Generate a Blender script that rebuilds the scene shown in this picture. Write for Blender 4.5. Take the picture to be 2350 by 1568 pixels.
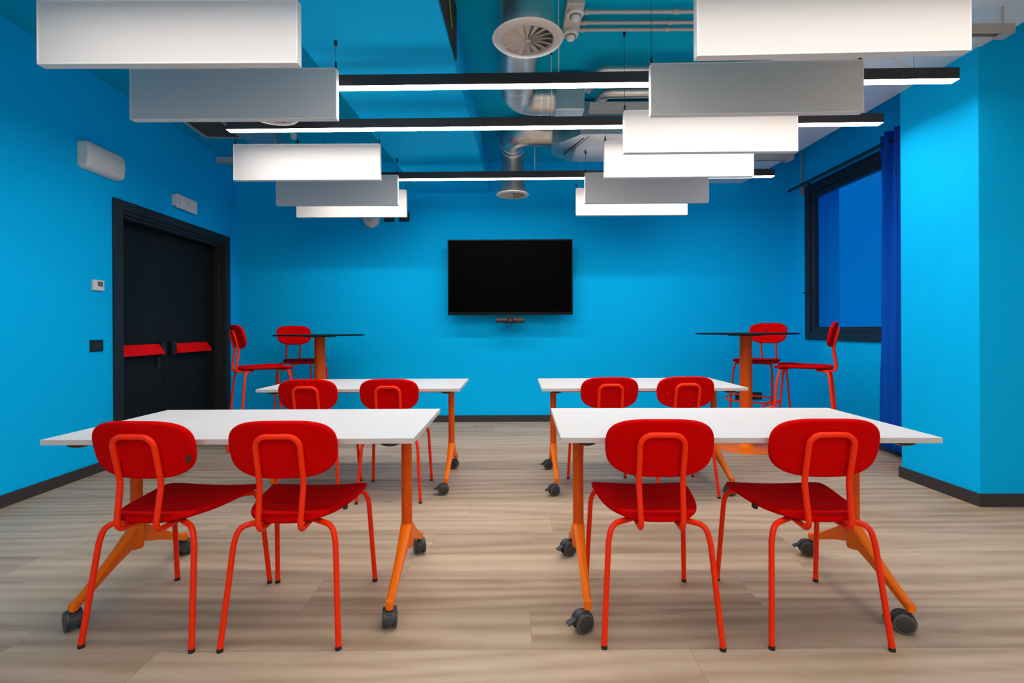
import bpy, bmesh, math, random
from mathutils import Vector, Matrix
random.seed(4)
for o in list(bpy.data.objects): bpy.data.objects.remove(o)
S = bpy.context.scene
C = S.collection
PI = math.pi
# ------------------------------------------------------------------ camera
cam_d = bpy.data.cameras.new('camera'); cam = bpy.data.objects.new('camera', cam_d); C.objects.link(cam)
cam_d.sensor_fit = 'HORIZONTAL'; cam_d.sensor_width = 36
cam_d.lens = 36*1150/2350
cam_d.shift_y = -29/2350
cam_d.clip_start = 0.02; cam_d.clip_end = 60
cam.matrix_world = Matrix.Translation((0, 0, 1.15)) @ Matrix.Rotation(PI/2, 4, 'X') @ Matrix.Rotation(-0.005, 4, 'Z')
S.camera = cam
# ------------------------------------------------------------------ world, view
w = bpy.data.worlds.new('world'); S.world = w; w.use_nodes = True
w.node_tree.nodes['Background'].inputs[0].default_value = (0.0, 0.066, 0.26, 1)   # dusk sky seen through the window
w.node_tree.nodes['Background'].inputs[1].default_value = 1.0
vs = S.view_settings
vs.view_transform = 'Standard'; vs.look = 'None'; vs.gamma = 1; vs.use_curve_mapping = False
vs.exposure = 1.02
STRIP = 21.0          # light output of the ceiling strips
CEIL = 3.22

# ------------------------------------------------------------------ materials
def srgb(r, g, b):
    f = lambda c: (c/255/12.92) if c/255 <= 0.04045 else ((c/255+0.055)/1.055)**2.4
    return (f(r), f(g), f(b), 1)
def mat(name, col, rough=0.5, metal=0.0, spec=0.5, bump=0.0, bscale=200, var=0.0, vscale=3, sheen=0.0, coat=0.0):
    m = bpy.data.materials.new(name); m.use_nodes = True
    nt = m.node_tree; b = nt.nodes['Principled BSDF']
    b.inputs['Base Color'].default_value = col
    b.inputs['Roughness'].default_value = rough; b.inputs['Metallic'].default_value = metal
    b.inputs['Specular IOR Level'].default_value = spec
    if sheen: b.inputs['Sheen Weight'].default_value = sheen; b.inputs['Sheen Tint'].default_value = (1, .3, .2, 1)
    if coat: b.inputs['Coat Weight'].default_value = coat
    tc = nt.nodes.new('ShaderNodeTexCoord')
    if var:
        n = nt.nodes.new('ShaderNodeTexNoise'); n.inputs['Scale'].default_value = vscale; n.inputs['Detail'].default_value = 4
        nt.links.new(tc.outputs['Object'], n.inputs['Vector'])
        r = nt.nodes.new('ShaderNodeMapRange'); r.inputs[1].default_value = .3; r.inputs[2].default_value = .7
        r.inputs[3].default_value = 1-var; r.inputs[4].default_value = 1+var
        nt.links.new(n.outputs['Fac'], r.inputs[0])
        v = nt.nodes.new('ShaderNodeVectorMath'); v.operation = 'SCALE'; v.inputs[0].default_value = col[:3]
        nt.links.new(r.outputs[0], v.inputs['Scale']); nt.links.new(v.outputs[0], b.inputs['Base Color'])
    if bump:
        n = nt.nodes.new('ShaderNodeTexNoise'); n.inputs['Scale'].default_value = bscale; n.inputs['Detail'].default_value = 3
        nt.links.new(tc.outputs['Object'], n.inputs['Vector'])
        bp = nt.nodes.new('ShaderNodeBump'); bp.inputs['Strength'].default_value = bump; bp.inputs['Distance'].default_value = .002
        nt.links.new(n.outputs['Fac'], bp.inputs['Height']); nt.links.new(bp.outputs[0], b.inputs['Normal'])
    return m
def emit(name, col, s):
    m = bpy.data.materials.new(name); m.use_nodes = True; nt = m.node_tree
    nt.nodes.remove(nt.nodes['Principled BSDF'])
    e = nt.nodes.new('ShaderNodeEmission'); e.inputs[0].default_value = col; e.inputs[1].default_value = s
    nt.links.new(e.outputs[0], nt.nodes['Material Output'].inputs[0]); return m
M = {}
M['blue'] = mat('blue_wall_paint', (0.0, 0.50, 0.96, 1), .75, bump=.12, bscale=260, spec=.06)
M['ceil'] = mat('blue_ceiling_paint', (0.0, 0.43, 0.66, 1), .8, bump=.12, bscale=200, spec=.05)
M['back_paint'] = mat('pale_paint', (0.88, 0.84, 0.80, 1), .8, bump=.1)
M['skirt'] = mat('dark_skirting', srgb(58, 54, 54), .5, bump=.05, spec=.3)
M['fabric'] = mat('red_wool_fabric', (0.64, 0.0004, 0.0004, 1), .9, bump=.35, bscale=900, var=.03, vscale=60, spec=.05)
M['tube'] = mat('orange_red_powder_coat', (1.0, 0.026, 0.0, 1), .38, spec=.22, bump=.03, bscale=600)
M['orange'] = mat('orange_powder_coat', (0.95, 0.165, 0.0, 1), .42, spec=.25, bump=.03, bscale=600)
M['orange_dark'] = mat('red_orange_powder_coat', (0.72, 0.085, 0.0, 1), .42, spec=.25, bump=.03, bscale=600)
M['cap'] = mat('black_plastic_glide', (0.012, 0.01, 0.01, 1), .6)
M['castor'] = mat('dark_grey_castor_plastic', (0.035, 0.035, 0.037, 1), .42, var=.15, vscale=60)
M['castor_rim'] = mat('grey_castor_rubber', (0.10, 0.10, 0.105, 1), .6, bump=.1)
M['laminate'] = mat('white_laminate', (0.66, 0.625, 0.615, 1), .42, bump=.04, bscale=500, spec=.3)
M['edge'] = mat('white_edge_band', (0.62, 0.55, 0.52, 1), .5, bump=.03)
M['black'] = mat('black_metal', (0.012, 0.012, 0.014, 1), .35, bump=.04)
M['door'] = mat('black_door_laminate', (0.008, 0.009, 0.010, 1), .6, bump=.08, bscale=120, var=.1, spec=.25)
M['door_frame'] = mat('black_door_frame_metal', (0.014, 0.014, 0.015, 1), .5, bump=.03)
M['panic'] = mat('red_panic_bar', (0.95, 0.0, 0.0, 1), .5, bump=.02, spec=.15)
M['baffle'] = mat('white_acoustic_fabric', (0.69, 0.655, 0.645, 1), .85, bump=.25, bscale=1200, spec=.2)
M['baffle_frame'] = mat('pale_aluminium_edge', (0.78, 0.75, 0.72, 1), .45, bump=.03)
M['glow'] = emit('lit_white_diffuser', (1.0, 0.935, 0.865, 1), STRIP)
M['housing'] = mat('black_anodised_housing', (0.030, 0.026, 0.028, 1), .5, bump=.03)
M['steel'] = mat('galvanised_steel', (0.60, 0.57, 0.54, 1), .38, metal=1, var=.10, vscale=9, bump=.12, bscale=14)
M['steel_seam'] = mat('bright_seam', (0.85, 0.83, 0.8, 1), .3, metal=1, bump=.03)
M['sheet'] = mat('dull_sheet_metal', (0.60, 0.61, 0.63, 1), .38, metal=.85, var=.12, vscale=2.5, bump=.15, bscale=6)
M['soffit'] = mat('pale_grey_panel', (0.80, 0.79, 0.79, 1), .35, metal=.15, var=.08, vscale=1.6, bump=.06, bscale=4)
M['grey_metal'] = mat('grey_strut_metal', (0.48, 0.45, 0.42, 1), .45, metal=.4, bump=.05)
M['white_plastic'] = mat('white_plastic', (0.74, 0.72, 0.70, 1), .45, bump=.03)
M['diff_white'] = mat('warm_white_enamel', (0.58, 0.52, 0.48, 1), .5, bump=.03)
M['dark_void'] = mat('dark_interior', (0.02, 0.017, 0.015, 1), .8, bump=.05)
M['screen'] = mat('black_screen_glass', (0.0004, 0.0004, 0.0005, 1), .35, spec=.02, bump=.003)
M['bezel'] = mat('black_bezel', (0.0015, 0.0015, 0.002, 1), .4, bump=.02, spec=.15)
M['cam_grey'] = mat('dark_grey_camera_body', (0.04, 0.037, 0.037, 1), .5, bump=.05)
M['glass_dark'] = mat('dark_tabletop_compact', (0.004, 0.006, 0.010, 1), .5, bump=.02, spec=.15)
M['curtain'] = mat('royal_blue_curtain', (0.0, 0.10, 0.56, 1), .85, bump=.3, bscale=700, sheen=.0, spec=.15)
M['blind'] = mat('royal_blue_shutter', (0.0, 0.17, 0.72, 1), .6, bump=.08)
M['wframe'] = mat('charcoal_window_frame', (0.012, 0.014, 0.022, 1), .42, bump=.03)
M['lcd'] = mat('grey_display', (0.12, 0.13, 0.13, 1), .3, bump=.01)
M['tag'] = mat('black_woven_tag', (0.02, 0.02, 0.02, 1), .8, bump=.2)
M['sign_mark'] = mat('grey_sign_marking', (0.35, 0.38, 0.38, 1), .6, bump=.01)
M['wire'] = mat('thin_steel_wire', (0.10, 0.10, 0.10, 1), .4, metal=.6, bump=.01)
M['wire_w'] = mat('white_supply_cable', (0.75, 0.73, 0.7, 1), .5, bump=.01)
M['green'] = mat('green_yellow_wire', (0.25, 0.4, 0.05, 1), .5, bump=.01)

def glass_mat():
    m = bpy.data.materials.new('window_glass'); m.use_nodes = True; nt = m.node_tree
    nt.nodes.remove(nt.nodes['Principled BSDF'])
    t = nt.nodes.new('ShaderNodeBsdfTransparent'); t.inputs[0].default_value = (.92, .96, .97, 1)
    g = nt.nodes.new('ShaderNodeBsdfGlossy'); g.inputs['Roughness'].default_value = .02
    fr = nt.nodes.new('ShaderNodeFresnel'); fr.inputs[0].default_value = 1.5
    mx = nt.nodes.new('ShaderNodeMixShader')
    ge = nt.nodes.new('ShaderNodeNewGeometry'); sub = nt.nodes.new('ShaderNodeMath'); sub.operation = 'SUBTRACT'; sub.inputs[0].default_value = 1; sub.use_clamp = True
    mu = nt.nodes.new('ShaderNodeMath'); mu.operation = 'MULTIPLY'
    nt.links.new(ge.outputs['Backfacing'], sub.inputs[1]); nt.links.new(sub.outputs[0], mu.inputs[0]); nt.links.new(fr.outputs[0], mu.inputs[1])
    nt.links.new(mu.outputs[0], mx.inputs[0]); nt.links.new(t.outputs[0], mx.inputs[1]); nt.links.new(g.outputs[0], mx.inputs[2])
    nt.links.new(mx.outputs[0], nt.nodes['Material Output'].inputs[0]); return m
M['glass'] = glass_mat()

def floor_mat():
    m = bpy.data.materials.new('pale_oak_planks'); m.use_nodes = True; nt = m.node_tree; N = nt.nodes; L = nt.links
    b = N['Principled BSDF']
    def math_(op, a, c=None):
        n = N.new('ShaderNodeMath'); n.operation = op
        for i, v in enumerate((a, c)):
            if v is None: continue
            if isinstance(v, (int, float)): n.inputs[i].default_value = v
            else: L.new(v, n.inputs[i])
        return n.outputs[0]
    tc = N.new('ShaderNodeTexCoord'); sp = N.new('ShaderNodeSeparateXYZ'); L.new(tc.outputs['Object'], sp.inputs[0])
    yy = math_('DIVIDE', math_('ADD', sp.outputs[1], 10.19), 0.255)
    row = math_('FLOOR', yy); fy = math_('FRACT', yy)
    wn = N.new('ShaderNodeTexWhiteNoise'); wn.noise_dimensions = '1D'; L.new(row, wn.inputs['W'])
    xx = math_('ADD', math_('DIVIDE', math_('ADD', sp.outputs[0], 20), 1.9), math_('MULTIPLY', wn.outputs['Value'], 7.0))
    col = math_('FLOOR', xx); fx = math_('FRACT', xx)
    cb = N.new('ShaderNodeCombineXYZ'); L.new(col, cb.inputs[0]); L.new(row, cb.inputs[1])
    idn = N.new('ShaderNodeTexWhiteNoise'); idn.noise_dimensions = '3D'; L.new(cb.outputs[0], idn.inputs['Vector'])
    pid = idn.outputs['Value']
    # stretched grain
    g = N.new('ShaderNodeCombineXYZ')
    L.new(math_('ADD', math_('MULTIPLY', sp.outputs[0], 1.0), math_('MULTIPLY', pid, 37.0)), g.inputs[0])
    L.new(math_('ADD', math_('MULTIPLY', sp.outputs[1], 6.0), math_('MULTIPLY', pid, 91.0)), g.inputs[1])
    n1 = N.new('ShaderNodeTexNoise'); n1.inputs['Scale'].default_value = 1.7; n1.inputs['Detail'].default_value = 7; n1.inputs['Roughness'].default_value = .6; n1.inputs['Distortion'].default_value = .6
    L.new(g.outputs[0], n1.inputs['Vector'])
    wv = N.new('ShaderNodeTexWave'); wv.wave_type = 'BANDS'; wv.bands_direction = 'Y'; wv.inputs['Scale'].default_value = .55
    wv.inputs['Distortion'].default_value = 16; wv.inputs['Detail'].default_value = 2.5; wv.inputs['Detail Scale'].default_value = .55; wv.inputs['Detail Roughness'].default_value=.45
    L.new(g.outputs[0], wv.inputs['Vector'])
    n2 = N.new('ShaderNodeTexNoise'); n2.inputs['Scale'].default_value = 1.0; n2.inputs['Detail'].default_value = 3
    g2 = N.new('ShaderNodeCombineXYZ'); L.new(math_('MULTIPLY', sp.outputs[0], 6.0), g2.inputs[0]); L.new(math_('MULTIPLY', sp.outputs[1], 160.0), g2.inputs[1]); L.new(pid, g2.inputs[2])
    L.new(g2.outputs[0], n2.inputs['Vector'])
    fac = math_('ADD', math_('ADD', math_('ADD', math_('MULTIPLY', n1.outputs['Fac'], .60), .06), math_('MULTIPLY', wv.outputs['Fac'], .20)), math_('MULTIPLY', n2.outputs['Fac'], .10))
    fac = math_('ADD', fac, math_('MULTIPLY', math_('SUBTRACT', pid, .5), .20))
    cr = N.new('ShaderNodeValToRGB'); e = cr.color_ramp.elements
    e[0].position = .22; e[0].color = (0.30, 0.190, 0.112, 1)
    e[1].position = .88; e[1].color = (0.62, 0.475, 0.34, 1)
    k = cr.color_ramp.elements.new(.50); k.color = (0.46, 0.325, 0.222, 1)
    L.new(fac, cr.inputs[0])
    sy = math_('LESS_THAN', math_('MINIMUM', fy, math_('SUBTRACT', 1, fy)), .005)
    sx = math_('LESS_THAN', math_('MINIMUM', fx, math_('SUBTRACT', 1, fx)), .0006)
    seam = math_('MAXIMUM', sy, sx)
    mx = N.new('ShaderNodeMix'); mx.data_type = 'RGBA'; mx.inputs[7].default_value = (0.22, 0.16, 0.115, 1)
    L.new(math_('MULTIPLY', seam, .6), mx.inputs[0]); L.new(cr.outputs[0], mx.inputs[6]); L.new(mx.outputs[2], b.inputs['Base Color'])
    b.inputs['Roughness'].default_value = .5; b.inputs['Specular IOR Level'].default_value = .3
    bp = N.new('ShaderNodeBump'); bp.inputs['Strength'].default_value = .12; bp.inputs['Distance'].default_value = .002
    L.new(math_('SUBTRACT', fac, seam), bp.inputs['Height']); L.new(bp.outputs[0], b.inputs['Normal'])
    return m
M['floor'] = floor_mat()

# ------------------------------------------------------------------ helpers
def obj(name, bm, m, parent=None, smooth=False, loc=None, rz=None, bevel=0):
    bmesh.ops.recalc_face_normals(bm, faces=bm.faces)
    me = bpy.data.meshes.new(name); bm.to_mesh(me); bm.free()
    me.materials.append(m if not isinstance(m, str) else M[m])
    if smooth:
        for p in me.polygons: p.use_smooth = True
        try: me.set_sharp_from_angle(angle=math.radians(42))
        except Exception: pass
    o = bpy.data.objects.new(name, me); C.objects.link(o)
    if parent: o.parent = parent
    if loc: o.location = loc
    if rz is not None: o.rotation_euler = (0, 0, rz)
    if bevel:
        b = o.modifiers.new('bevel', 'BEVEL'); b.width = bevel; b.segments = 2; b.limit_method = 'ANGLE'
    return o
def thing(name, label, cat, loc=(0, 0, 0), rz=0, group=None):
    o = bpy.data.objects.new(name, None); C.objects.link(o); o.location = loc; o.rotation_euler = (0, 0, rz)
    o.empty_display_size = .1
    return tag(o, label, cat, group)
def tag(o, label, cat, group=None):
    o['label'] = label; o['category'] = cat
    if group: o['group'] = group
    return o
def struct(name, bm, m, parent=None, **k):
    o = obj(name, bm, m, parent, **k)
    if not parent: o['kind'] = 'structure'
    return o
def dup(o, parent=None):
    c = o.copy(); C.objects.link(c); c.parent = parent
    for ch in list(o.children): dup(ch, c)
    return c
def B(bm=None): return bm or bmesh.new()
def box(bm, x0, x1, y0, y1, z0, z1):
    v = [bm.verts.new((x, y, z)) for x in (x0, x1) for y in (y0, y1) for z in (z0, z1)]
    for f in ((0, 1, 3, 2), (4, 6, 7, 5), (0, 4, 5, 1), (2, 3, 7, 6), (0, 2, 6, 4), (1, 5, 7, 3)): bm.faces.new([v[i] for i in f])
    return bm
def bx(*a): return box(bmesh.new(), *a)
def loft(bm, rings, cap=True, closed=False):
    R = [[bm.verts.new(p) for p in r] for r in rings]; n = len(R[0])
    seq = list(zip(R, R[1:])) + ([(R[-1], R[0])] if closed else [])
    for a, b in seq:
        for i in range(n):
            bm.faces.new((a[i], a[(i+1) % n], b[(i+1) % n], b[i]))
    if cap and not closed: bm.faces.new(R[0][::-1]); bm.faces.new(R[-1])
    return bm
def prism(bm, pts, z0, z1, axis='z'):
    f = {'z': lambda p, h: (p[0], p[1], h), 'x': lambda p, h: (h, p[0], p[1]), 'y': lambda p, h: (p[0], h, p[1])}[axis]
    return loft(bm, [[f(p, z0) for p in pts], [f(p, z1) for p in pts]])
def cyl(bm, c, r, h, ax='z', n=32, r2=None):
    r2 = r if r2 is None else r2; R = []
    for rr, t in ((r, 0), (r2, h)):
        ring = []
        for i in range(n):
            a = 2*PI*i/n; p, q = rr*math.cos(a), rr*math.sin(a)
            ring.append({'z': (c[0]+p, c[1]+q, c[2]+t), 'y': (c[0]+p, c[1]+t, c[2]+q), 'x': (c[0]+t, c[1]+p, c[2]+q)}[ax])
        R.append(ring)
    return loft(bm, R)
def lathe(bm, prof, c=(0, 0, 0), n=40, ax='z'):
    rings = []
    for r, h in prof:
        ring = []
        for i in range(n):
            a = 2*PI*i/n; p, q = max(r, 1e-5)*math.cos(a), max(r, 1e-5)*math.sin(a)
            ring.append({'z': (c[0]+p, c[1]+q, c[2]+h), 'y': (c[0]+p, c[1]+h, c[2]+q), 'x': (c[0]+h, c[1]+p, c[2]+q)}[ax])
        rings.append(ring)
    return loft(bm, rings)
def fillet(pts, rad, n=8):
    P = [Vector(p) for p in pts]; out = [P[0]]
    if not isinstance(rad, (list, tuple)): rad = [rad]*(len(P)-2)
    for i in range(1, len(P)-1):
        a, b, c = P[i-1], P[i], P[i+1]; u = (a-b).normalized(); v = (c-b).normalized()
        th = u.angle(v); d = min(rad[i-1]/math.tan(th/2), .49*(a-b).length, .49*(c-b).length)
        p, q = b+u*d, b+v*d
        r = d*math.tan(th/2); cen = b + (u+v).normalized()*(r/math.sin(th/2))
        e1 = (p-cen); e2 = (q-cen); ang = e1.angle(e2) if e1.length > 1e-6 else 0
        for k in range(n+1):
            t = k/n
            if ang < 1e-4: out.append(p.lerp(q, t)); continue
            out.append(cen + (e1*math.sin((1-t)*ang)+e2*math.sin(t*ang))/math.sin(ang))
    out.append(P[-1]); return out
def tube(bm, pts, r, n=12, closed=False):
    P = [Vector(p) for p in pts]
    Q = [P[0]]
    for p in P[1:]:
        if (p-Q[-1]).length > 1e-5: Q.append(p)
    P = Q; m = len(P)
    T = []
    for i in range(m):
        if closed: t = (P[(i+1) % m]-P[i-1])
        else: t = (P[min(i+1, m-1)]-P[max(i-1, 0)])
        T.append(t.normalized())
    up = Vector((0, 0, 1)) if abs(T[0].z) < .9 else Vector((1, 0, 0))
    nrm = (up - T[0]*up.dot(T[0])).normalized(); rings = []
    for i in range(m):
        if i: 
            nrm = (nrm - T[i]*nrm.dot(T[i])).normalized()
        bi = T[i].cross(nrm)
        rr = r[i] if isinstance(r, list) else r
        rings.append([P[i]+(nrm*math.cos(2*PI*k/n)+bi*math.sin(2*PI*k/n))*rr for k in range(n)])
    return loft(bm, rings, closed=closed)
def catmull(pts, n=8):
    P = [Vector(p) for p in pts]; m = len(P); out = []
    for i in range(m):
        a, b, c, d = P[i-1], P[i], P[(i+1) % m], P[(i+2) % m]
        for k in range(n):
            t = k/n
            out.append(.5*((2*b)+(c-a)*t+(2*a-5*b+4*c-d)*t*t+(3*b-a-3*c+d)*t**3))
    return out
def pad(bm, outline, t, fn, er=None):
    """cushion: outline of 2-D points, thickness t, rounded rim, mapped by fn(x, y, w)"""
    er = er or t/2; n = len(outline)
    A = max(math.hypot(*p[:2]) for p in outline)
    cen = (sum(p[0] for p in outline)/n, sum(p[1] for p in outline)/n)
    def ring(s, w): return [fn(cen[0]+(p[0]-cen[0])*s, cen[1]+(p[1]-cen[1])*s, w) for p in outline]
    rs = []
    inner = [.08, .3, .5, .7, .85, .93]
    base = 1-er/A
    for s in inner: rs.append(ring(s*base, -t/2))
    for k in range(9):
        a = -PI/2+PI*k/8
        rs.append(ring(base+(er/A)*math.cos(a), (t/2-0)*math.sin(a)))
    for s in inner[::-1]: rs.append(ring(s*base, t/2))
    return loft(bm, rs)

# ------------------------------------------------------------------ room shell
YB = 6.21                     # back wall
YF = -3.4                     # wall behind the camera
struct('floor', bx(-4.2, 4.8, YF-.2, YB+.3, -.12, 0), 'floor')
struct('ceiling', bx(-4.2, 4.8, YF-.2, YB+.3, CEIL, CEIL+.15), 'ceil')
struct('wall_back', bx(-3.9, 3.84, YB, YB+.2, 0, CEIL), 'blue')
struct('wall_front', bx(-4.0, 4.6, YF-.2, YF, 0, CEIL), 'back_paint')
# left wall stands at a slight angle; local x points into the room, local y runs along it
LA = math.atan(.037)
def lw(y, d=0): return (-3.337-.037*(y-3.26)+d, y, 0)
b = B(); w0 = lw(0)
D0, D1, DH = 4.30, 6.02, 2.215
box(b, -.25, 0, YF-.1, D0, 0, CEIL); box(b, -.25, 0, D1, YB+.02, 0, CEIL); box(b, -.25, 0, D0, D1, DH, CEIL)
box(b, -.30, -.25, D0-.1, D1+.1, 0, CEIL)
struct('wall_left', b, 'blue', loc=w0, rz=LA)
# right side: window wall, pier, side wall
WX = 3.46; WY0, WY1, WZ0, WZ1 = 4.05, 5.87, 1.02, 2.785
b = B()
box(b, WX, WX+.38, WY1, YB+.02, 0, CEIL); box(b, WX, WX+.38, 3.80, WY0, 0, CEIL)
box(b, WX, WX+.38, WY0, WY1, 0, WZ0); box(b, WX, WX+.38, WY0, WY1, WZ1, CEIL)
struct('wall_right', b, 'blue')
struct('wall_pier', prism(B(), [(2.99, 3.205), (4.6, 3.19), (4.6, 3.83), (2.975, 3.83)], 0, CEIL), 'blue')
struct('wall_side', bx(4.35, 4.55, YF-.1, 3.3, 0, CEIL), 'back_paint')
# skirting
SH = .082
struct('baseboard_back', bx(-3.43, 3.45, YB-.014, YB-.0005, 0, SH), 'skirt', bevel=.002)
b = B(); box(b, .0005, .014, YF, D0-.075, 0, SH); box(b, .0005, .014, D1+.075, YB-.01, 0, SH)
struct('baseboard_left', b, 'skirt', loc=w0, rz=LA, bevel=.002)
struct('baseboard_right', bx(WX-.014, WX-.0005, 3.83, YB-.014, 0, SH), 'skirt', bevel=.002)
struct('baseboard_pier', prism(B(), [(2.973, 3.19), (4.35, 3.176), (4.35, 3.19), (2.987, 3.204), (2.974, 3.845), (2.960, 3.845)], 0, SH), 'skirt', bevel=.001)

# ceiling beam (dropped, lit from below) and its dark opening
BZ = 2.84
bm = B()
pb = [(-1.325, 0.4), (-.44, 0.4), (-.265, YB-.002), (-1.132, YB-.002)]
prism(bm, pb, BZ, CEIL-.0005)
struct('ceiling_beam', bm, 'blue')
def beam_x(y): return -.44+(y-.4)/(YB-.4)*.175
t = thing('beam_opening', 'black recessed slot in the side of the blue ceiling beam with loose wires', 'opening', (beam_x(2.6), 2.6, 2.86), -.030)
b = B(); box(b, .001, .012, -.65, .60, .01, .34)
obj('backing', b, 'dark_void', t)
b = B(); tube(b, fillet([(.018, -.1, .34), (.02, .1, .2), (.018, .2, .26), (.018, .35, .06)], .05), .004, 8)
obj('wire', b, 'green', t, smooth=True)['label'] = 'yellow-green wire'
# pale soffit panel along the window side
struct('ceiling_soffit', prism(B(), [(1.75, 1.2), (3.105, 1.2), (3.011, 3.107), (2.976, 3.808), (2.907, 5.563), (2.858, YB-.002), (1.75, YB-.002)], 2.94, CEIL-.0005), 'soffit')

# ------------------------------------------------------------------ double door
dr = thing('door_1', '', 'door', lw(5.16), LA)
del dr['label']; del dr['category']; dr['kind'] = 'structure'
y0, y1 = D0-5.16, D1-5.16
b = B(); FW = .085
prism(b, [(y0-.07, 0), (y0-.07, DH+.065), (y1+.07, DH+.065), (y1+.07, 0), (y1-.03, 0), (y1-.03, DH-.015), (y0+.03, DH-.015), (y0+.03, 0)], .0005, .022, 'x')
box(b, -.21, .0005, y0+.001, y0+.03, 0, DH-.015); box(b, -.21, .0005, y1-.03, y1-.001, 0, DH-.015); box(b, -.21, .0005, y0+.001, y1-.001, DH-.045, DH-.001)
box(b, -.09, -.02, y0+.03, y1-.03, DH-.075, DH-.045); box(b, -.11, -.05, y1-.06, y1-.03, 0, DH-.05)
box(b, -.2495, -.205, y0+.001, y1-.001, 0, DH-.001)
obj('door_frame', b, 'door_frame', dr, bevel=.002)
sm = 5.125-5.16
for k, (a0, a1) in enumerate(((y0+.032, sm-.004), (sm+.004, y1-.062))):
    lf = obj('door_leaf', bx(-.200, -.155, a0, a1, .008, DH-.052), 'door', dr, bevel=.002)
    # panic bar: slanted push pad standing off the leaf
    c0, c1 = (a0+.03, a1-.10) if k == 0 else (a0+.13, a1-.10)
    zc = .965
    b = B()
    prof = [(-.1545, .05), (-.130, .052), (-.070, -.035), (-.072, -.05), (-.1545, -.05)]
    prism(b, prof, 0, 1, 'y')
    for v in b.verts:
        v.co.y = c0 + v.co.y*(c1-c0); v.co.z += zc
    obj('panic_bar', b, 'panic', lf, bevel=.003)['label'] = 'red push bar'
    b = B(); box(b, -.1545, -.10, c0-.07 if k else c1+.004, c0-.004 if k else c1+.07, zc-.07, zc+.075)
    obj('bar_housing', b, 'black', lf, bevel=.006)
    if k == 0:
        b = B(); box(b, -.1545, -.135, c1-.01, c1+.025, zc-.19, zc-.075); obj('lock_plate', b, 'black', lf, bevel=.004)

# ------------------------------------------------------------------ things on the left wall
t = thing('emergency_light', 'grey-white rounded emergency light high on the blue wall left of the door', 'emergency light', lw(4.08)[:2]+(2.53,), LA)
b = B()
prof = [(.0006, -.105), (.0006, .105), (.06, .105), (.082, .085), (.092, 0), (.082, -.085), (.06, -.105)]
ys = [(-.20, .86), (-.185, .97), (-.17, 1), (.17, 1), (.185, .97), (.20, .86)]
loft(b, [[(p[0]*(1 if p[0] < .01 else s), y, p[1]*s) for p in prof] for y, s in ys])
obj('body', b, 'white_plastic', t, smooth=True)
b = B(); cyl(b, (.0905, .10, -.055), .006, .003, 'x', 12); obj('test_button', b, 'sign_mark', t)
t = thing('exit_sign', 'white rectangular emergency exit sign above the black double door', 'sign', lw(5.19)[:2]+(2.462,), LA)
obj('back_box', bx(.0006, .035, -.175, .155, -.055, .055), 'white_plastic', t, bevel=.003)
obj('front_panel', bx(.035, .048, -.165, .180, -.072, .066), 'white_plastic', t, bevel=.003)
obj('status_mark', bx(.048, .0486, -.125, -.113, -.03, .03), 'sign_mark', t)
obj('indicator', bx(.048, .0486, .0, .03, -.006, .008), 'sign_mark', t)
t = thing('thermostat', 'small white thermostat with grey display on the left wall', 'thermostat', lw(4.06)[:2]+(1.52,), LA)
obj('case', bx(.0006, .022, -.055, .058, -.042, .042), 'white_plastic', t, bevel=.004)
obj('display', bx(.022, .0235, -.012, .042, -.008, .030), 'lcd', t)
t = thing('light_switch', 'black square light switch plate beside the double door', 'switch', lw(4.052)[:2]+(1.03,), LA)
obj('plate', bx(.0006, .012, -.065, .065, -.047, .047), 'black', t, bevel=.003)
obj('rocker', bx(.012, .017, .0, .032, -.022, .022), 'housing', t, bevel=.002)
obj('rocker', bx(.012, .0145, -.034, -.003, -.022, .022), 'housing', t, bevel=.002)

# ------------------------------------------------------------------ window, shutter, rod, curtain
wn = thing('window_1', '', 'window', (WX, (WY0+WY1)/2, WZ0))
del wn['label']; del wn['category']; wn['kind'] = 'structure'
hy = (WY1-WY0)/2; hz = WZ1-WZ0
def frame_bm(x0, x1, a, bb, zz0, zz1, w_, wt=None):
    wt = wt or w_
    b = B()
    box(b, x0, x1, a, a+w_, zz0, zz1); box(b, x0, x1, bb-w_, bb, zz0, zz1)
    box(b, x0, x1, a+w_, bb-w_, zz0, zz0+w_); box(b, x0, x1, a+w_, bb-w_, zz1-wt, zz1); return b
obj('window_frame', frame_bm(-.022, .075, -hy-.012, hy+.012, -.012, hz+.012, .085, .10), 'wframe', wn, bevel=.003)
sa = obj('window_sash', frame_bm(-.006, .055, -hy+.076, hy-.076, .074, hz-.09, .06), 'wframe', wn, bevel=.003)
b = B(); box(b, -.014, -.006, hy-.115, hy-.085, .40, .56); tube(b, fillet([(-.010, hy-.10, .52), (-.055, hy-.10, .52), (-.055, hy-.02, .535)], .012), .009, 10)
obj('window_handle', b, 'black', sa, smooth=True)
obj('window_pane', bx(.022, .028, -hy+.13, hy-.13, .13, hz-.145), 'glass', wn)
rod = thing('curtain_rod', 'thin black curtain rod above the dark-framed window', 'curtain rod', (3.35, 4.95, 2.795))
b = B(); tube(b, [(0, -1.08, 0), (0, 1.10, 0)], .016, 12); obj('pole', b, 'black', rod, smooth=True)
for yy in (.86, -.70):
    b = B(); tube(b, fillet([(0, yy, .0), (.0, yy, .022), (.109, yy, .022)], .01), .006, 8); cyl(b, (.101, yy, .022), .02, .008, 'x', 16); obj('bracket', b, 'black', rod, smooth=True)
cu = thing('curtain', 'royal blue floor-length curtain hanging beside the pier', 'curtain', (3.35, 4.2, .02))
b = B()
ny, nzz = 160, 24
grid = []
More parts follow.
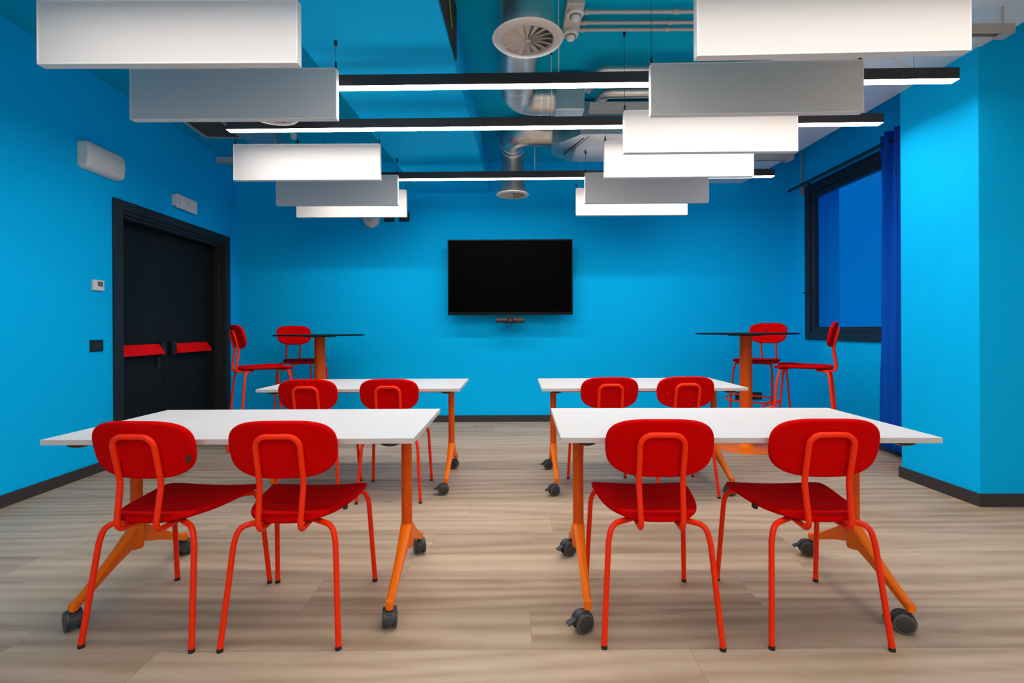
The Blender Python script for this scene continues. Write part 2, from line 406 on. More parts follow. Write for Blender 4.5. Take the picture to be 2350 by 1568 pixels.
for j in range(nzz+1):
    z = .045+(2.86-.045)*j/nzz; row = []
    for i in range(ny+1):
        s = i/ny
        y = -.34+.69*s
        tight = 1 - .25*math.sin(PI*min(1, j/nzz))
        d = .045*math.sin(s*PI*2*5.5+.35*math.sin(z*1.3))*tight + .012*math.sin(s*PI*2*11+z)
        if z > 2.72: d *= .75
        row.append((d+.004*math.sin(z*5+s*9), y+.012*math.sin(z*2+s*20), z))
    grid.append(row)
V = [[b.verts.new(p) for p in r] for r in grid]
for j in range(nzz):
    for i in range(ny): b.faces.new((V[j][i], V[j][i+1], V[j+1][i+1], V[j+1][i]))
o = obj('drape', b, 'curtain', cu, smooth=True)
so = o.modifiers.new('thick', 'SOLIDIFY'); so.thickness = .003

# ------------------------------------------------------------------ back wall things
tv = thing('television', 'large black flat-screen television mounted on the blue back wall', 'television', (-.018, 6.0, 1.77))
TW, TH = .748, .4525
obj('screen_frame', bx(-TW, TW, 0, .035, -TH, TH), 'bezel', tv, bevel=.004)
obj('screen', bx(-TW+.016, TW-.016, -.0015, .0005, -TH+.034, TH-.016), 'screen', tv)
b = B(); box(b, -.45, .45, .035, .07, -.28, .25); box(b, -.25, .25, .07, .10, -.2, .2); obj('rear_housing', b, 'bezel', tv, bevel=.008)
b = B(); box(b, -.2, .2, .10, .12, -.15, .15); box(b, -.04, .04, .12, .19, -.05, .05); box(b, -.25, .25, .19, .2095, -.12, .12); obj('wall_mount', b, 'black', tv)
t = thing('video_camera_bar', 'small dark grey conference camera bar beneath the television', 'camera', (-.02, 5.985, 1.30))
b = B(); tube(b, [(-.175, .02, -.045), (-.165, .02, -.045), (.165, .02, -.045), (.175, .02, -.045)], [.018, .032, .032, .018], 20); obj('body', b, 'cam_grey', t, smooth=True)
b = B(); lathe(b, [(.0, -.055), (.026, -.055), (.036, -.045), (.038, -.01), (.036, .02)], (0, .02, -.045), 28, 'y'); obj('lens_housing', b, 'black', t, smooth=True)
b = B(); lathe(b, [(0, -.0562), (.015, -.0562), (.017, -.055)], (0, .02, -.045), 20, 'y'); obj('lens', b, 'castor', t, smooth=True)
b = B(); box(b, -.09, .09, -.005, .06, -.086, -.078); box(b, -.025, .025, .03, .055, -.078, .014)
obj('bracket', b, 'black', t)
b = B(); tube(b, fillet([(.01, .035, -.08), (.01, .03, -.12), (-.06, .03, -.125), (-.05, .04, -.08)], .02), .0035, 8); obj('cable', b, 'black', t, smooth=True)
t = thing('alarm_dome', 'round white dome on the back wall under the last left baffle', 'alarm', (-1.735, YB, 2.515))
b = B(); lathe(b, [(0, -.075), (.05, -.072), (.085, -.055), (.10, -.03), (.105, -.0005)], (0, 0, 0), 36, 'y'); obj('dome', b, 'white_plastic', t, smooth=True)
b = B(); lathe(b, [(0, -.078), (.03, -.076), (.045, -.071)], (0, 0, 0), 24, 'y'); obj('lens', b, 'diff_white', t, smooth=True)
for x, lb in ((-1.51, 'small black wall box right beside the white dome, left one of two'), (-1.325, 'small black wall box near the ceiling, right one of two by the white dome')):
    t = thing('wall_box', lb, 'wall box', (x, YB, 2.54), 0, 'black boxes high on the back wall')
    obj('body', bx(-.062, .062, -.02, -.0005, -.055, .055), 'black', t, bevel=.003)
    obj('cover', bx(-.05, .05, -.024, -.02, -.043, .043), 'housing', t, bevel=.002)
for x, lb in ((2.925, 'black wide socket panel low on the back wall behind the right bar table'), (-2.72, 'black wide socket panel low on the back wall behind the left bar stools')):
    t = thing('socket_panel', lb, 'socket', (x, YB, .305), 0, 'floor level socket panels')
    obj('plate', bx(-.165, .165, -.012, -.0005, -.045, .045), 'black', t, bevel=.003)
    for k in (-.11, -.037, .037, .11): obj('outlet', bx(k-.026, k+.026, -.014, -.012, -.03, .03), 'housing', t, bevel=.002)

# ------------------------------------------------------------------ ceiling services
def diffuser(parent, c, R=.175):
    x, y, z = c
    b = B(); n = 56
    prof = [(R*.72, .004), (R*.74, 0), (R*.97, .006), (R, .012), (R*.98, .016), (R*.80, .024), (R*.74, .045), (R*.72, .045)]
    rings = [[(x+p*math.cos(2*PI*i/n), y+p*math.sin(2*PI*i/n), z+h) for i in range(n)] for p, h in prof]
    loft(b, rings, closed=True)
    d = obj('diffuser', b, 'diff_white', parent, smooth=True)
    b = B(); cyl(b, (x, y, z+.03), R*.735, .012, 'z', n); obj('interior', b, 'dark_void', d)
    b = B()
    N = 16
    for i in range(N):
        a = 2*PI*i/N
        ca, sa_ = math.cos(a), math.sin(a)
        ring = []
        for rr, wd in ((.012, .003), (R*.725, .021)):
            # vane twisted about its radial line
            tx, ty = -sa_*wd, ca*wd
            q = [(ca*rr+tx, sa_*rr+ty, .026), (ca*rr-tx, sa_*rr-ty, .004), (ca*rr-tx, sa_*rr-ty, .0028), (ca*rr+tx, sa_*rr+ty, .0248)]
            ring.append([(x+p[0], y+p[1], z+p[2]) for p in q])
        loft(b, ring)
    obj('vanes', b, 'diff_white', d)
    b = B(); cyl(b, (x, y, z), .014, .022, 'z', 20); obj('hub', b, 'diff_white', d, smooth=True)
    return d
def rings_on(bm, cs, r, ax):
    for c in cs: tor = []; cyl(bm, c, r, .008, ax, 40)
DZ = 3.062; DR = .128
# near duct: drop, run in depth, turn to the plenum
t = thing('air_duct', 'silver round air duct over the large near diffuser, running deep along the ceiling', 'duct', (.085, 2.475, 2.57), 0, 'round silver ventilation ducts')
def rel(c, base): return tuple(c[i]-base[i] for i in range(3))
b0 = (.085, 2.475, 2.57)
b = B(); lathe(b, [(.14, .02), (.138, .06), (.132, .1), (.125, .16), (.125, .52)], (0, 0, 0), 48)
obj('drop_duct', b, 'steel', t, smooth=True)
b = B(); tube(b, fillet([rel((.08, 2.31, DZ), b0), rel((.045, 4.17, DZ), b0), rel((.40, 4.175, DZ), b0)], .17, 14), DR, 40); obj('duct_run', b, 'steel', t, smooth=True)
for yy in (3.62, 3.84):
    b = B(); cyl(b, rel((.05, yy, DZ), b0), DR+.003, .009, 'y', 48); obj('seam_band', b, 'steel_seam', t, smooth=True)
for xx in (.245, .30, .335):
    b = B(); cyl(b, rel((xx, 4.175, DZ), b0), DR+.003, .006, 'x', 48); obj('seam_band', b, 'steel_seam', t, smooth=True)
diffuser(t, (0, 0, 0))
b1 = (.014, 5.37, 2.575)
t = thing('air_duct', 'silver round air duct bending down to the small far diffuser by the back wall', 'duct', b1, 0, 'round silver ventilation ducts')
b = B(); lathe(b, [(.165, .02), (.15, .05), (.135, .10), (.125, .15), (.125, .50)], (0, 0, 0), 48); obj('drop_duct', b, 'steel', t, smooth=True)
b = B(); tube(b, fillet([rel((.40, 4.90, DZ), b1), rel((.02, 4.86, DZ), b1), rel((.01, 5.50, DZ), b1)], .17, 14), DR, 40); obj('duct_run', b, 'steel', t, smooth=True)
for xx in (.20, .27, .33):
    b = B(); cyl(b, rel((xx, 4.887+.1*(xx-.2), DZ), b1), DR+.003, .006, 'x', 48); obj('seam_band', b, 'steel_seam', t, smooth=True)
for yy in (5.10, 5.22):
    b = B(); cyl(b, rel((.013, yy, DZ), b1), DR+.003, .008, 'y', 48); obj('seam_band', b, 'steel_seam', t, smooth=True)
diffuser(t, (0, 0, 0))
# plenum
pl = thing('air_plenum', 'grey faceted sheet-metal air box behind the middle of the light bars', 'air unit', (1.0, 4.7, 2.88))
def rect(x, ya, yb, za, zb): return [(x-1.0, ya-4.7, za-2.88), (x-1.0, yb-4.7, za-2.88), (x-1.0, yb-4.7, zb-2.88), (x-1.0, ya-4.7, zb-2.88)]
b = B(); loft(b, [rect(.62, 4.47, 5.20, 2.88, 3.18), rect(1.745, 4.47, 5.20, 2.88, 3.18)]); obj('main_box', b, 'sheet', pl, bevel=.004)
b = B(); loft(b, [rect(.395, 4.76, 5.05, 2.925, 3.19), rect(.45, 4.74, 5.10, 2.90, 3.19), rect(.619, 4.47, 5.20, 2.88, 3.19)]); obj('transition', b, 'steel', pl)
b = B(); loft(b, [rect(.36, 4.0, 4.27, 2.90, 3.20), rect(.59, 4.0, 4.27, 2.90, 3.20)]); loft(b, [rect(.42, 4.27, 4.47, 2.93, 3.18), rect(.62, 4.27, 4.47, 2.93, 3.18)])
obj('side_box', b, 'sheet', pl, bevel=.006)
b = B(); tube(b, [(-.34, -.15, .0), (-.48, .28, -.004)], .006, 8); tube(b, [(-.30, -.18, .0), (-.42, .2, -.003)], .003, 8); obj('strap', b, 'dark_void', pl, smooth=True)
# pipes running right from the plenum
for (y, z, r, x0, lb) in ((3.80, 3.10, .048, .66, 'thick silver insulated pipe under the ceiling beside the air box, farther up'), (3.95, 3.005, .040, .74, 'slim silver pipe below the thick one beside the air box')):
    b = B(); tube(b, fillet([(x0-.04, y+.22, z-.02), (x0, y, z), (1.745, y-.02, z)], .08), r, 20)
    o = obj('insulated_pipe', b, 'steel', None, smooth=True); tag(o, lb, 'pipe', 'silver pipes beside the air box')
b = B(); box(b, .62, 1.745, 3.93, 3.99, 2.885, 2.925); box(b, .62, 1.745, 3.93, 3.935, 2.86, 2.885); box(b, .62, 1.745, 3.985, 3.99, 2.86, 2.885)
tag(obj('strut_channel', b, 'grey_metal', None), 'pale metal channel just below the silver pipes', 'strut')
# struts carrying the baffles
for (x0, x1, y, z, lb) in ((2.0, 2.80, 2.80, 2.80, 'grey metal strut rail poking out right of the nearest right baffle'), (2.0, 2.745, 4.88, 2.80, 'short grey strut rail end above the third light bar by the window'), (-2.86, -2.2, 4.88, 2.80, 'short grey strut rail end near the left wall by the far baffles')):
    t = thing('strut_rail', lb, 'strut', ((x0+x1)/2, y, z), 0, 'grey strut rails below the ceiling')
    h = (x1-x0)/2
    b = B(); box(b, -h, h, -.022, .022, .012, .032); box(b, -h, h, -.022, -.016, -.022, .012); box(b, -h, h, .016, .022, -.022, .012); obj('channel', b, 'grey_metal', t)
    b = B(); q = -h+.56 if x0 < 0 else h-.05; cyl(b, (q, 0, -.035), .006, .455 if x0 < 0 else .17, 'z', 8); box(b, q-.03, q+.03, -.03, .03, -.03, -.022); obj('threaded_rod', b, 'grey_metal', t)
# smoke detector base with conduits
t = thing('junction_box', 'grey ceiling box beside the near diffuser where two pipes end', 'junction box', (.405, 3.17, CEIL))
obj('box', bx(-.055, .055, -.09, .29, -.07, -.0005), 'diff_white', t, bevel=.004)
for k, (x, y, lb) in enumerate(((.41, 3.16, 'round white detector under the grey ceiling box, upper one in view'), (.405, 3.375, 'round white detector under the grey ceiling box, lower one beside the big diffuser'))):
    z = CEIL-.07
    t = thing('smoke_detector', lb, 'detector', (x, y, z), 0, 'round ceiling detectors')
    b = B(); lathe(b, [(.0, -.055), (.024, -.055), (.03, -.045), (.034, -.03), (.052, -.022), (.052, -.0008), (0, -.0008)], (0, 0, 0), 28); obj('body', b, 'white_plastic', t, smooth=True)
    b = B(); lathe(b, [(.033, -.036), (.036, -.037), (.036, -.033), (.033, -.032)], (0, 0, 0), 28); obj('sensor_ring', b, 'dark_void', t)
for k, (y, z, lb) in enumerate(((3.41, 3.185, 'farthest of three grey conduit pipes running right from the ceiling box'), (3.34, 3.19, 'middle grey conduit pipe running right from the ceiling box'), (3.22, 3.185, 'nearest grey conduit pipe running right from the ceiling box'))):
    b = B(); tube(b, [(.462, y, z), (1.74, y, z)], .013, 12)
    for xx in (.475, 1.05): cyl(b, (xx, y, z), .017, .03, 'x', 14)
    tag(obj('conduit_pipe', b, 'grey_metal', None, smooth=True), lb, 'pipe', 'grey ceiling conduits')
# left side: linear grille, flat duct, round diffuser
g = thing('ceiling_grille', 'grey slatted ventilation grille in the ceiling by the left wall', 'grille', (-3.045, 4.98, CEIL), .07)
b = B(); W2, L2 = .195, .40
box(b, -W2, W2, -L2, -L2+.022, -.012, -.0005); box(b, -W2, W2, L2-.022, L2, -.012, -.0005); box(b, -W2, -W2+.022, -L2+.022, L2-.022, -.012, -.0005); box(b, W2-.022, W2, -L2+.022, L2-.022, -.012, -.0005)
obj('frame', b, 'diff_white', g)
b = B()
for i in range(11):
    x = -W2+.035+i*.032
    loft(b, [[(x, yy, -.002), (x+.017, yy, -.011), (x+.019, yy, -.010), (x+.003, yy, -.001)] for yy in (-L2+.022, L2-.022)])
obj('slats', b, 'diff_white', g)
obj('backing', bx(-W2+.02, W2-.02, -L2+.02, L2-.02, -.0009, -.0004), 'dark_void', g)
dd = thing('flat_duct', 'flat grey rectangular duct on the ceiling left of the blue beam', 'duct', (-2.60, 5.2, CEIL), .055)
obj('body', bx(-.15, .15, -1.5, .99, -.105, -.0005), 'sheet', dd, bevel=.003)
for yy in (-.30, .55): obj('flange', bx(-.155, .155, yy, yy+.03, -.11, -.0005), 'sheet', dd)
b = B(); lathe(b, [(0, -.05), (.02, -.05), (.03, -.035), (.035, -.0006)], (-2.30, 5.30, CEIL), 20)
tag(obj('ceiling_sensor', b, 'white_plastic', None, smooth=True), 'small round ceiling sensor beside the flat grey duct', 'sensor')
t = thing('ceiling_diffuser', 'round white air diffuser peeking below the second left baffle', 'diffuser', (-1.625, 3.42, 2.605))
diffuser(t, (0, 0, 0), .17)
b = B(); lathe(b, [(.13, .03), (.125, .1), (.12, .614)], (0, 0, 0), 40); obj('neck', b, 'steel', t, smooth=True)
# conduit on the window wall
t = thing('wall_conduit', 'thin grey conduit bending down the wall to a small sensor at the window corner', 'pipe', (3.44, 5.93, 2.78))
b = B(); tube(b, fillet([(-.10, .05, .425), (-.05, .03, .45), (-.012, -.02, .43), (-.012, 0, .05)], .03), .009, 10); obj('pipe', b, 'grey_metal', t, smooth=True)
obj('sensor_box', bx(-.02, .019, -.03, .02, -.06, .05), 'grey_metal', t, bevel=.003)
# loose cable above the first light bar
b = B(); tube(b, fillet([(2.02, 3.35, 2.935), (2.2, 3.3, 2.90), (2.38, 3.2, 2.91), (2.45, 3.08, 2.74)], .1), .006, 8)
tag(obj('loose_cable', b, 'wire_w', None, smooth=True), 'grey loose cable looping down to the first light bar on the right', 'cable')

# ------------------------------------------------------------------ ceiling baffles
bf = [('near', -1.578, 2.300, 0.0, 'brightly lit white acoustic baffle, largest one at upper left'),
      ('near', -1.612, 2.905, 0.002, 'grey shaded acoustic baffle hanging behind the largest left one'),
      ('far', -1.673, 4.095, 0.002, 'bright white acoustic baffle, third in the left row'),
      ('far', -1.717, 4.929, 0.002, 'grey shaded acoustic baffle, fourth in the left row'),
      ('far', -1.742, 5.455, 0.002, 'bright low white baffle, last in the left row by the back wall'),
      ('near', 1.434, 2.226, -.030, 'huge cream-white acoustic baffle cut by the top edge at upper right'),
      ('near', 1.398, 2.845, -.022, 'warm grey shaded acoustic baffle, second in the right row'),
      ('near', 1.384, 3.467, -.012, 'white acoustic baffle, third in the right row'),
      ('far', 1.353, 4.035, -.010, 'white acoustic baffle, fourth in the right row'),
      ('far', 1.316, 4.859, -.006, 'grey shaded acoustic baffle, fifth in the right row'),
      ('far', 1.295, 5.391, -.004, 'bright narrow-looking white baffle, last in the right row')]
def make_baffle():
    t = thing('acoustic_baffle', '', 'acoustic baffle', (0, 0, 2.368), 0, 'hanging acoustic baffles')
    W_, H_, T_ = .6, .297, .046
    obj('panel', bx(-W_+.008, W_-.008, .002, T_-.002, .008, H_-.008), 'baffle', t)
    b = B()
    for x0, x1, z0, z1 in ((-W_, W_, 0, .009), (-W_, W_, H_-.009, H_), (-W_, -W_+.009, .009, H_-.009), (W_-.009, W_, .009, H_-.009)): box(b, x0, x1, 0, T_, z0, z1)
    obj('edge_frame', b, 'baffle_frame', t, bevel=.003)
    for s in (-1, 1):
        b = B(); cyl(b, (0, 0, 0), .0016, 1, 'z', 6); h = obj('suspension_wire', b, 'wire', t, loc=(s*.59, T_/2, H_+.038))
        b = B(); cyl(b, (s*.59, T_/2, H_+.012), .006, .028, 'z', 10); box(b, s*.59-.008, s*.59+.008, T_/2-.008, T_/2+.008, H_-.001, H_+.012); obj('hook', b, 'black', t)
        b = B(); cyl(b, (0, 0, -.03), .009, .03, 'z', 10); obj('ceiling_anchor', b, 'black', t, loc=(s*.59, T_/2, CEIL-2.368))
    return t
proto = make_baffle()
for i, (k, x, y, rz, lb) in enumerate(bf):
    o = proto if i == 0 else dup(proto)
    o.location = (x, y, 2.368 if x > 0 else 2.376); o.rotation_euler = (0, 0, rz); o['label'] = lb
    for ch in o.children:
        if ch.name.startswith(('suspension_wire', 'ceiling_anchor')):
            wx = x + ch.location.x
            top = 2.939 if wx > 1.7 else (2.879 if .6 < wx and 4.45 < y < 5.2 else (2.839 if -1.33 < wx < -.3 else CEIL-.001))
            if ch.name.startswith('suspension'): ch.scale = (1, 1, top-o.location.z-ch.location.z-.02)
            else: ch.location.z = top-o.location.z

# ------------------------------------------------------------------ linear lights (3 in view, rows go on behind the camera, the last one added as fill)
def light_bar(x0, y0, x1, y1, label):
    L = math.hypot(x1-x0, y1-y0)/2; a = math.atan2(y1-y0, x1-x0)
    t = thing('linear_light', label, 'ceiling light', ((x0+x1)/2, (y0+y1)/2, 2.65), a, 'black linear ceiling lights')
    b = B(); box(b, -L, L, .0, .062, 0, .068)
    obj('housing', b, 'housing', t, bevel=.0015)
    b = B(); box(b, -L+.0015, L-.0015, .002, .060, -.0038, -.0002)
    obj('diffuser', b, 'glow', t)
    for x in (-L+.25, .0, L-.25):
        top = 2.939 if x > 1 and y0 > 1 else CEIL-.001
        b = B(); cyl(b, (x, .031, .068), .0015 if x else .003, top-2.65-.068, 'z', 6); obj('suspension_wire', b, 'wire' if x else 'wire_w', t)
        b = B(); cyl(b, (x, .031, top-2.65-.03), .009, .03, 'z', 10); obj('ceiling_anchor', b, 'black', t)
    return t
light_bar(-2.12, 3.095, 2.712, 3.026, 'black bar light with white glowing underside, nearest of three')
light_bar(-2.125, 3.737, 2.728, 3.667, 'black bar light with white glowing underside, middle of three')
light_bar(-2.13, 5.000, 2.600, 4.943, 'black bar light with white glowing underside, farthest and highest hidden by baffles')
for y, nm in ((1.77, 'overhead bar light just in front of the nearest baffles'), (-.2, 'bar light behind the camera, first'), (-1.5, 'bar light behind the camera, second'), (-2.6, 'added fill bar light behind the camera, last by the rear wall')):
    light_bar(-2.12, y+.03, 2.71, y-.03, nm)  # rearmost bar is an added fill for the shaded baffles and chair backs

# ------------------------------------------------------------------ chairs
def seat_outline():
    h = [(0, .225), (.10, .224), (.165, .218), (.198, .195), (.204, .15), (.197, .06), (.180, -.05), (.155, -.13), (.112, -.19), (.055, -.218)]
    pts = h + [(0, -.222)] + [(-x, y) for x, y in h[::-1][:-1]]
    return [(p.x, p.y) for p in catmull([(x, y, 0) for x, y in pts], 4)]
def back_outline():
    W_, H_, n = .197, .112, 72; out = []
    for i in range(n):
        a = 2*PI*i/n; c, s = math.cos(a), math.sin(a)
        e = 2/3.1
        x = W_*abs(c)**e*(1 if c >= 0 else -1); z = H_*abs(s)**e*(1 if s >= 0 else -1)
        out.append((x*(1-.03*(z/H_ < 0)*abs(z/H_)), z))
    return out
def seat_part(parent, zt):
    b = B()
    def fn(x, y, w_):
        z = zt-.010+w_*(1.0) + .010*(x/.2)**2 - (.016*((y-.1)/.12)**2 if y > .1 else 0) - .004*math.cos(y*12)
        return (x, y, z)
    pad(b, seat_outline(), .022, fn, .010)
    s = obj('seat', b, 'fabric', parent, smooth=True)
    b = B()
    ou = [(x*.86, y*.86) for x, y in seat_outline()]
    loft(b, [[(x*k, y*k, zt-.0225+.010*(x/.2)**2-(.016*((y-.1)/.12)**2 if y > .1 else 0)-d) for x, y in ou] for k, d in ((1, 0), (.98, .006))])
    obj('seat_base', b, 'cap', s)
    return s
TILT = math.radians(13)
def back_part(parent, yb, zc):
    b = B()
    def fn(x, z, w_):
        # curved around the sitter, tilted backwards; w_ is the thickness direction (forward)
        yy = w_ + .022*(x/.19)**2
        y = yb + yy*math.cos(TILT) - z*math.sin(TILT)
        return (x, y, zc + z*math.cos(TILT) + yy*math.sin(TILT))
    pad(b, back_outline(), .026, fn, .012)
    return obj('backrest', b, 'fabric', parent, smooth=True)
def back_frame(parent, zs, zc, yb):
    r = .0105; y0 = -.245
    off = .026
    def at(z):  # point on the rear face of the backrest
        return yb-off-(z-zc)*math.tan(TILT)
    zk = zc-.125; zt_ = zc+.052
    pts = [(-.074, -.10, zs), (-.074, y0, zs-.004), (-.079, at(zk)+.0, zk), (-.079, at(zt_), zt_), (.079, at(zt_), zt_), (.079, at(zk), zk), (.074, y0, zs-.004), (.074, -.10, zs)]
    b = B(); tube(b, fillet(pts, [.03, .12, .042, .042, .12, .03], 10), r, 14)
    f = obj('back_frame', b, 'tube', parent, smooth=True)
    for s in (-1, 1):
        b = B(); z0, z1 = zc-.045, zc+.02
        loft(b, [[(s*.079+dx, at(z)+.004, z) for dx in (0,)] + [(s*.079-s*.012, at(z)+.012, z), (s*.079-s*.010, at(z)+.018, z), (s*.079+s*.004, at(z)+.016, z)] for z in (z0, z1)])
        obj('fixing_plate', b, 'fabric', f)
def make_chair():
    t = thing('meeting_chair', '', 'chair', (0, 0, 0), 0, 'red upholstered meeting chairs')
    ZS = .462
    seat_part(t, ZS); back_part(t, -.222, .714); back_frame(t, .428, .718, -.222)
    for sx in (-1, 1):
        for front in (0, 1):
            if front: pts = [(sx*.09, .12, .428), (sx*.186, .188, .430), (sx*.204, .203, .385), (sx*.220, .245, .012)]
            else: pts = [(sx*.05, -.10, .424), (sx*.172, -.185, .424), (sx*.186, -.196, .36), (sx*.210, -.245, .012)]
            b = B(); tube(b, fillet(pts, [.030 if front else .048, .10], 8), .0105, 14)
            l = obj('leg', b, 'tube', t, smooth=True)
            b = B(); x, y = pts[-1][:2]; cyl(b, (x, y, 0), .0112, .0125, 'z', 16); obj('foot_cap', b, 'cap', l, smooth=True)
    b = B(); tube(b, [(-.06, .118, .4235), (.06, .118, .4235)], .008, 8); tube(b, [(-.05, -.10, .4235), (.05, -.10, .4235)], .008, 8)
    for sx in (-1, 1): tube(b, [(sx*.055, .118, .4235), (sx*.055, -.10, .4235)], .008, 8)
    obj('seat_frame', b, 'tube', t, smooth=True)
    return t
c0 = make_chair()
chairs = [(-1.344, 2.05, -3.9, 'red chair at the far left of the front left table, turned slightly'),
          (-.846, 2.042, 1.4, 'red chair at the right half of the front left table'),
          (.545, 2.037, -2.2, 'red chair at the left half of the front right table'),
          (1.141, 2.03, -1.8, 'red chair at the far right of the front right table, black tag under its seat'),
          (-1.372, 3.56, 1.0, 'red chair at the rear left table, left one, below the bar stools'),
          (-.828, 3.552, 1.6, 'red chair at the rear left table, right one'),
          (.652, 3.60, 1.9, 'red chair at the rear right table, left one'),
          (1.175, 3.617, 1.3, 'red chair at the rear right table, right one')]
for i, (x, y, a, lb) in enumerate(chairs):
    o = c0 if i == 0 else dup(c0)
    o.location = (x, y, 0); o.rotation_euler = (0, 0, math.radians(a)); o['label'] = lb
for i, o in enumerate([q for q in C.objects if q.name.startswith('meeting_chair')]):
    if i in (0, 1, 3):
        if i == 3: b = bx(-.186, -.172, -.058, -.032, .434, .4495)
        elif i == 0: b = bx(.180, .1865, -.226, -.212, .672, .695)
        else: b = bx(.170, .184, -.058, -.038, .436, .4495)
        obj('care_tag', b, 'tag', o)['label'] = 'small black fabric tag'

# ------------------------------------------------------------------ bar stools
def make_stool():
    t = thing('bar_stool', '', 'bar stool', (0, 0, 0), 0, 'tall red bar stools')
    ZS = .815
    s = seat_part(t, ZS); back_part(t, -.222, 1.090); back_frame(t, ZS-.034, 1.090, -.222)
    for sx in (-1, 1):
        b = B(); zt = ZS-.034
        pts = [(sx*.09, .12, zt), (sx*.18, .17, zt), (sx*.196, .19, zt-.08), (sx*.225, .252, .013), (sx*.225, -.258, .013), (sx*.19, -.20, zt-.08), (sx*.172, -.185, zt-.004), (sx*.05, -.10, zt-.004)]
        tube(b, fillet(pts, [.03, .10, .04, .04, .10, .03], 8), .0105, 14)
        f = obj('sled_leg', b, 'tube', t, smooth=True)
        for y in (.19, -.19):
            b = B(); cyl(b, (sx*.225, y-.012, .006), .0135, .024, 'y', 12); 
            for v in b.verts: v.co.z = max(v.co.z, .0)
            obj('glide', b, 'cap', f)
    b = B(); tube(b, fillet([(-.208, .222, .455), (-.225, .30, .425), (-.19, .345, .405), (.19, .345, .405), (.225, .30, .425), (.208, .222, .455)], .035, 8), .009, 12)
    tube(b, [(-.208, .222, .455), (.208, .222, .455)], .009, 12)
    obj('footrest', b, 'tube', t, smooth=True)
    return t
s0 = make_stool()
def yaw(dx, dy): return math.atan2(dy, dx)-PI/2
stools = [(-2.325, 4.675, yaw(.75, .66), 'tall red bar stool at far left, seen from its back, beside the door'),
          (-2.355, 5.615, yaw(.72, -.69), 'tall red bar stool behind the left bar table, facing the camera'),
          (2.592, 4.448, yaw(-.82, .57), 'tall red bar stool right of the right bar table, under the window'),
          (2.61, 5.28, yaw(-.75, -.66), 'tall red bar stool behind the right bar table, facing the camera')]
for i, (x, y, a, lb) in enumerate(stools):
    o = s0 if i == 0 else dup(s0)
    o.location = (x, y, 0); o.rotation_euler = (0, 0, a); o['label'] = lb

# ------------------------------------------------------------------ bar tables
def make_bar():
    t = thing('bar_table', '', 'bar table', (0, 0, 0), 0, 'round bar tables')
    b = B(); lathe(b, [(0, 1.086), (.44, 1.086), (.455, 1.090), (.455, 1.098), (.452, 1.10), (0, 1.10)], n=64); obj('tabletop', b, 'glass_dark', t, smooth=True)
    b = B(); lathe(b, [(0, .03), (.056, .03), (.056, 1.073), (0, 1.073)], n=36); obj('column', b, 'orange_dark', t, smooth=True)
    b = B(); box(b, -.16, .16, -.03, .03, 1.0735, 1.0858); box(b, -.03, .03, -.16, .16, 1.0735, 1.0858)
    p = obj('top_plate', b, 'black', t)
    for k in (-.14, -.08, .08, .14):
        b = B(); cyl(b, (k, -.022, 1.068), .005, .006, 'z', 10); obj('screw', b, 'steel_seam', p)
    b = B(); lathe(b, [(0, 0), (.275, 0), (.277, .004), (.273, .009), (.19, .014), (.075, .022), (.066, .03), (.060, .05), (0, .05)], n=64); obj('base', b, 'orange', t, smooth=True)
    return t
p0 = make_bar()
for i, (x, y, lb) in enumerate(((-2.025, 5.28, 'round dark-topped bar table with red-orange column near the door'), (2.238, 4.80, 'round dark-topped bar table with orange column near the window'))):
    o = p0 if i == 0 else dup(p0); o.location = (x, y, 0); o['label'] = lb

# ------------------------------------------------------------------ folding tables on castors
def make_castor(parent, x, y, a):
    r = .031
    R = Matrix.Translation((x, y, 0)) @ Matrix.Rotation(a, 4, 'Z') @ Matrix.Scale(1.22, 4)
    def T(bm):
        bmesh.ops.transform(bm, matrix=R, verts=bm.verts); return bm
    off = -.018
    b = B(); cyl(b, (0, 0, .055), .006, .020, 'z', 10); box(b, -.008, .008, off-.024, off+.028, .030, .052)
    # hood over the wheels
    n = 10; ring = []
    for k in range(n+1):
        an = math.radians(-10+ 190*k/n); ring.append((off+(r+.003)*math.cos(an), r+(r+.003)*math.sin(an)))
    ring += [(off+(r-.004)*math.cos(math.radians(180-190*k/n)), r+(r-.004)*math.sin(math.radians(180-190*k/n))) for k in range(n+1)]
    loft(b, [[(xx, p[0], p[1]) for p in ring] for xx in (-.011, .011)])
    cb = obj('castor', T(b), 'castor', parent, smooth=True)
    for s in (-1, 1):
        b = B(); lathe(b, [(0, s*.0235), (.012, s*.0240), (.025, s*.0225), (.0305, s*.019), (.031, s*.0115), (0, s*.0115)], (0, off, r), 28, 'x')
        obj('wheel', T(b), 'castor', cb, smooth=True)
        b = B(); lathe(b, [(.0275, s*.0222), (.0295, s*.0218), (.0295, s*.0205), (.0275, s*.0205)], (0, off, r), 28, 'x')
        obj('rim', T(b), 'castor_rim', cb, smooth=True)
    b = B(); loft(b, [[(-.010, off-.028, .040), (.010, off-.028, .040), (.010, off-.026, .048), (-.010, off-.026, .048)], [(-.011, off-.052, .030), (.011, off-.052, .030), (.011, off-.052, .035), (-.011, off-.052, .035)]])
    obj('brake_pedal', T(b), 'castor', cb)
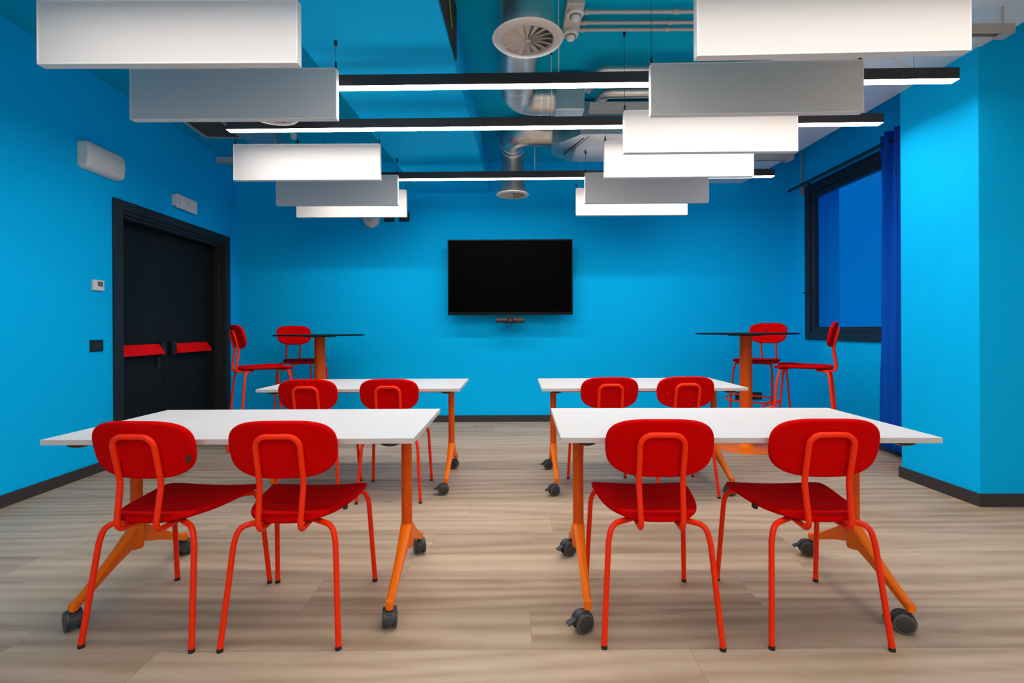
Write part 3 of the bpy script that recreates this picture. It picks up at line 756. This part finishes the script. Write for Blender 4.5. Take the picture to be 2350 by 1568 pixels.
def arm(parent, x, s, ye):
    """foot arm from the hub out to the castor, s = -1 near side, +1 far side"""
    st = [(.020, .245, .088, .024), (.06, .224, .076, .022), (.12, .194, .058, .019), (.20, .153, .043, .017), (abs(ye)-.05, .118, .036, .016), (abs(ye)-.008, .099, .032, .015), (abs(ye)+.012, .095, .028, .014)]
    rings = []
    for d, zc, h, wd in st:
        rings.append([(x-wd*.55, s*d, zc+h/2), (x+wd*.55, s*d, zc+h/2), (x+wd, s*d, zc+h/2-.008), (x+wd*.7, s*d, zc-h/2), (x-wd*.7, s*d, zc-h/2), (x-wd, s*d, zc+h/2-.008)])
    b = B(); loft(b, rings)
    b2 = cyl(b, (x, s*abs(ye), .081), .0145, .032, 'z', 16)
    return obj('foot_arm', b, 'orange', parent, smooth=True)
def make_table(label, loc, a, cas, beam='orange_dark', rear_top=.0):
    t = thing('folding_table', label, 'table', loc, a, 'white tables on castors')
    b = bx(-.7055, .7055, -.35, .35, .7185, .7395); tp = obj('tabletop', b, 'laminate', t, bevel=.0015)
    me = tp.data; me.materials.append(M['edge'])
    for p in me.polygons:
        if abs(p.normal.z) < .5: p.material_index = 1
    b = B(); box(b, -.575, .575, -.018, .018, .672, .700); obj('crossbeam', b, beam, t, bevel=.004)
    k = 0
    for sx in (-1, 1):
        x = sx*.604
        b = B(); cyl(b, (x, 0, .275), .0235, .425, 'z', 32); obj('column', b, 'orange_dark' , t, smooth=True)
        b = B(); lathe(b, [(0, .185), (.024, .180), (.0275, .19), (.0275, .278), (.025, .285), (0, .285)], (x, 0, 0), 32); obj('hub', b, 'orange', t, smooth=True)
        b = B(); lathe(b, [(0, .700), (.03, .700), (.055, .708), (.060, .718), (0, .718)], (x, 0, 0), 24)
        box(b, x-.025, x+.025, -.29, .29, .706, .718)
        for q in (-.29, .29): lathe(b, [(0, .699), (.022, .699), (.038, .706), (.044, .718), (0, .718)], (x, q, 0), 24)
        obj('mounting_bracket', b, 'black', t)
        arm(t, x, -1, -.322); arm(t, x, 1, .322)
        for sy in (-1, 1):
            make_castor(t, x, sy*.322, cas[k]); k += 1
    return t
make_table('white table on orange legs, nearest left, two red chairs tucked in front', (-1.078, 2.240, 0), 0, [math.radians(230), math.radians(205), math.radians(192), math.radians(203)])
make_table('white table on orange legs, nearest right, wide side castors showing', (.895, 2.220, 0), -.024, [math.radians(-68), math.radians(-60), math.radians(-112), math.radians(-103)])
make_table('white table on orange legs in the rear left, before the left stools', (-1.068, 3.812, 0), 0, [math.radians(100), math.radians(80), math.radians(-75), math.radians(-100)])
make_table('white table on orange legs in the rear right, before the right stools', (.912, 3.782, 0), -.010, [math.radians(-70), math.radians(-80), math.radians(-60), math.radians(-90)])
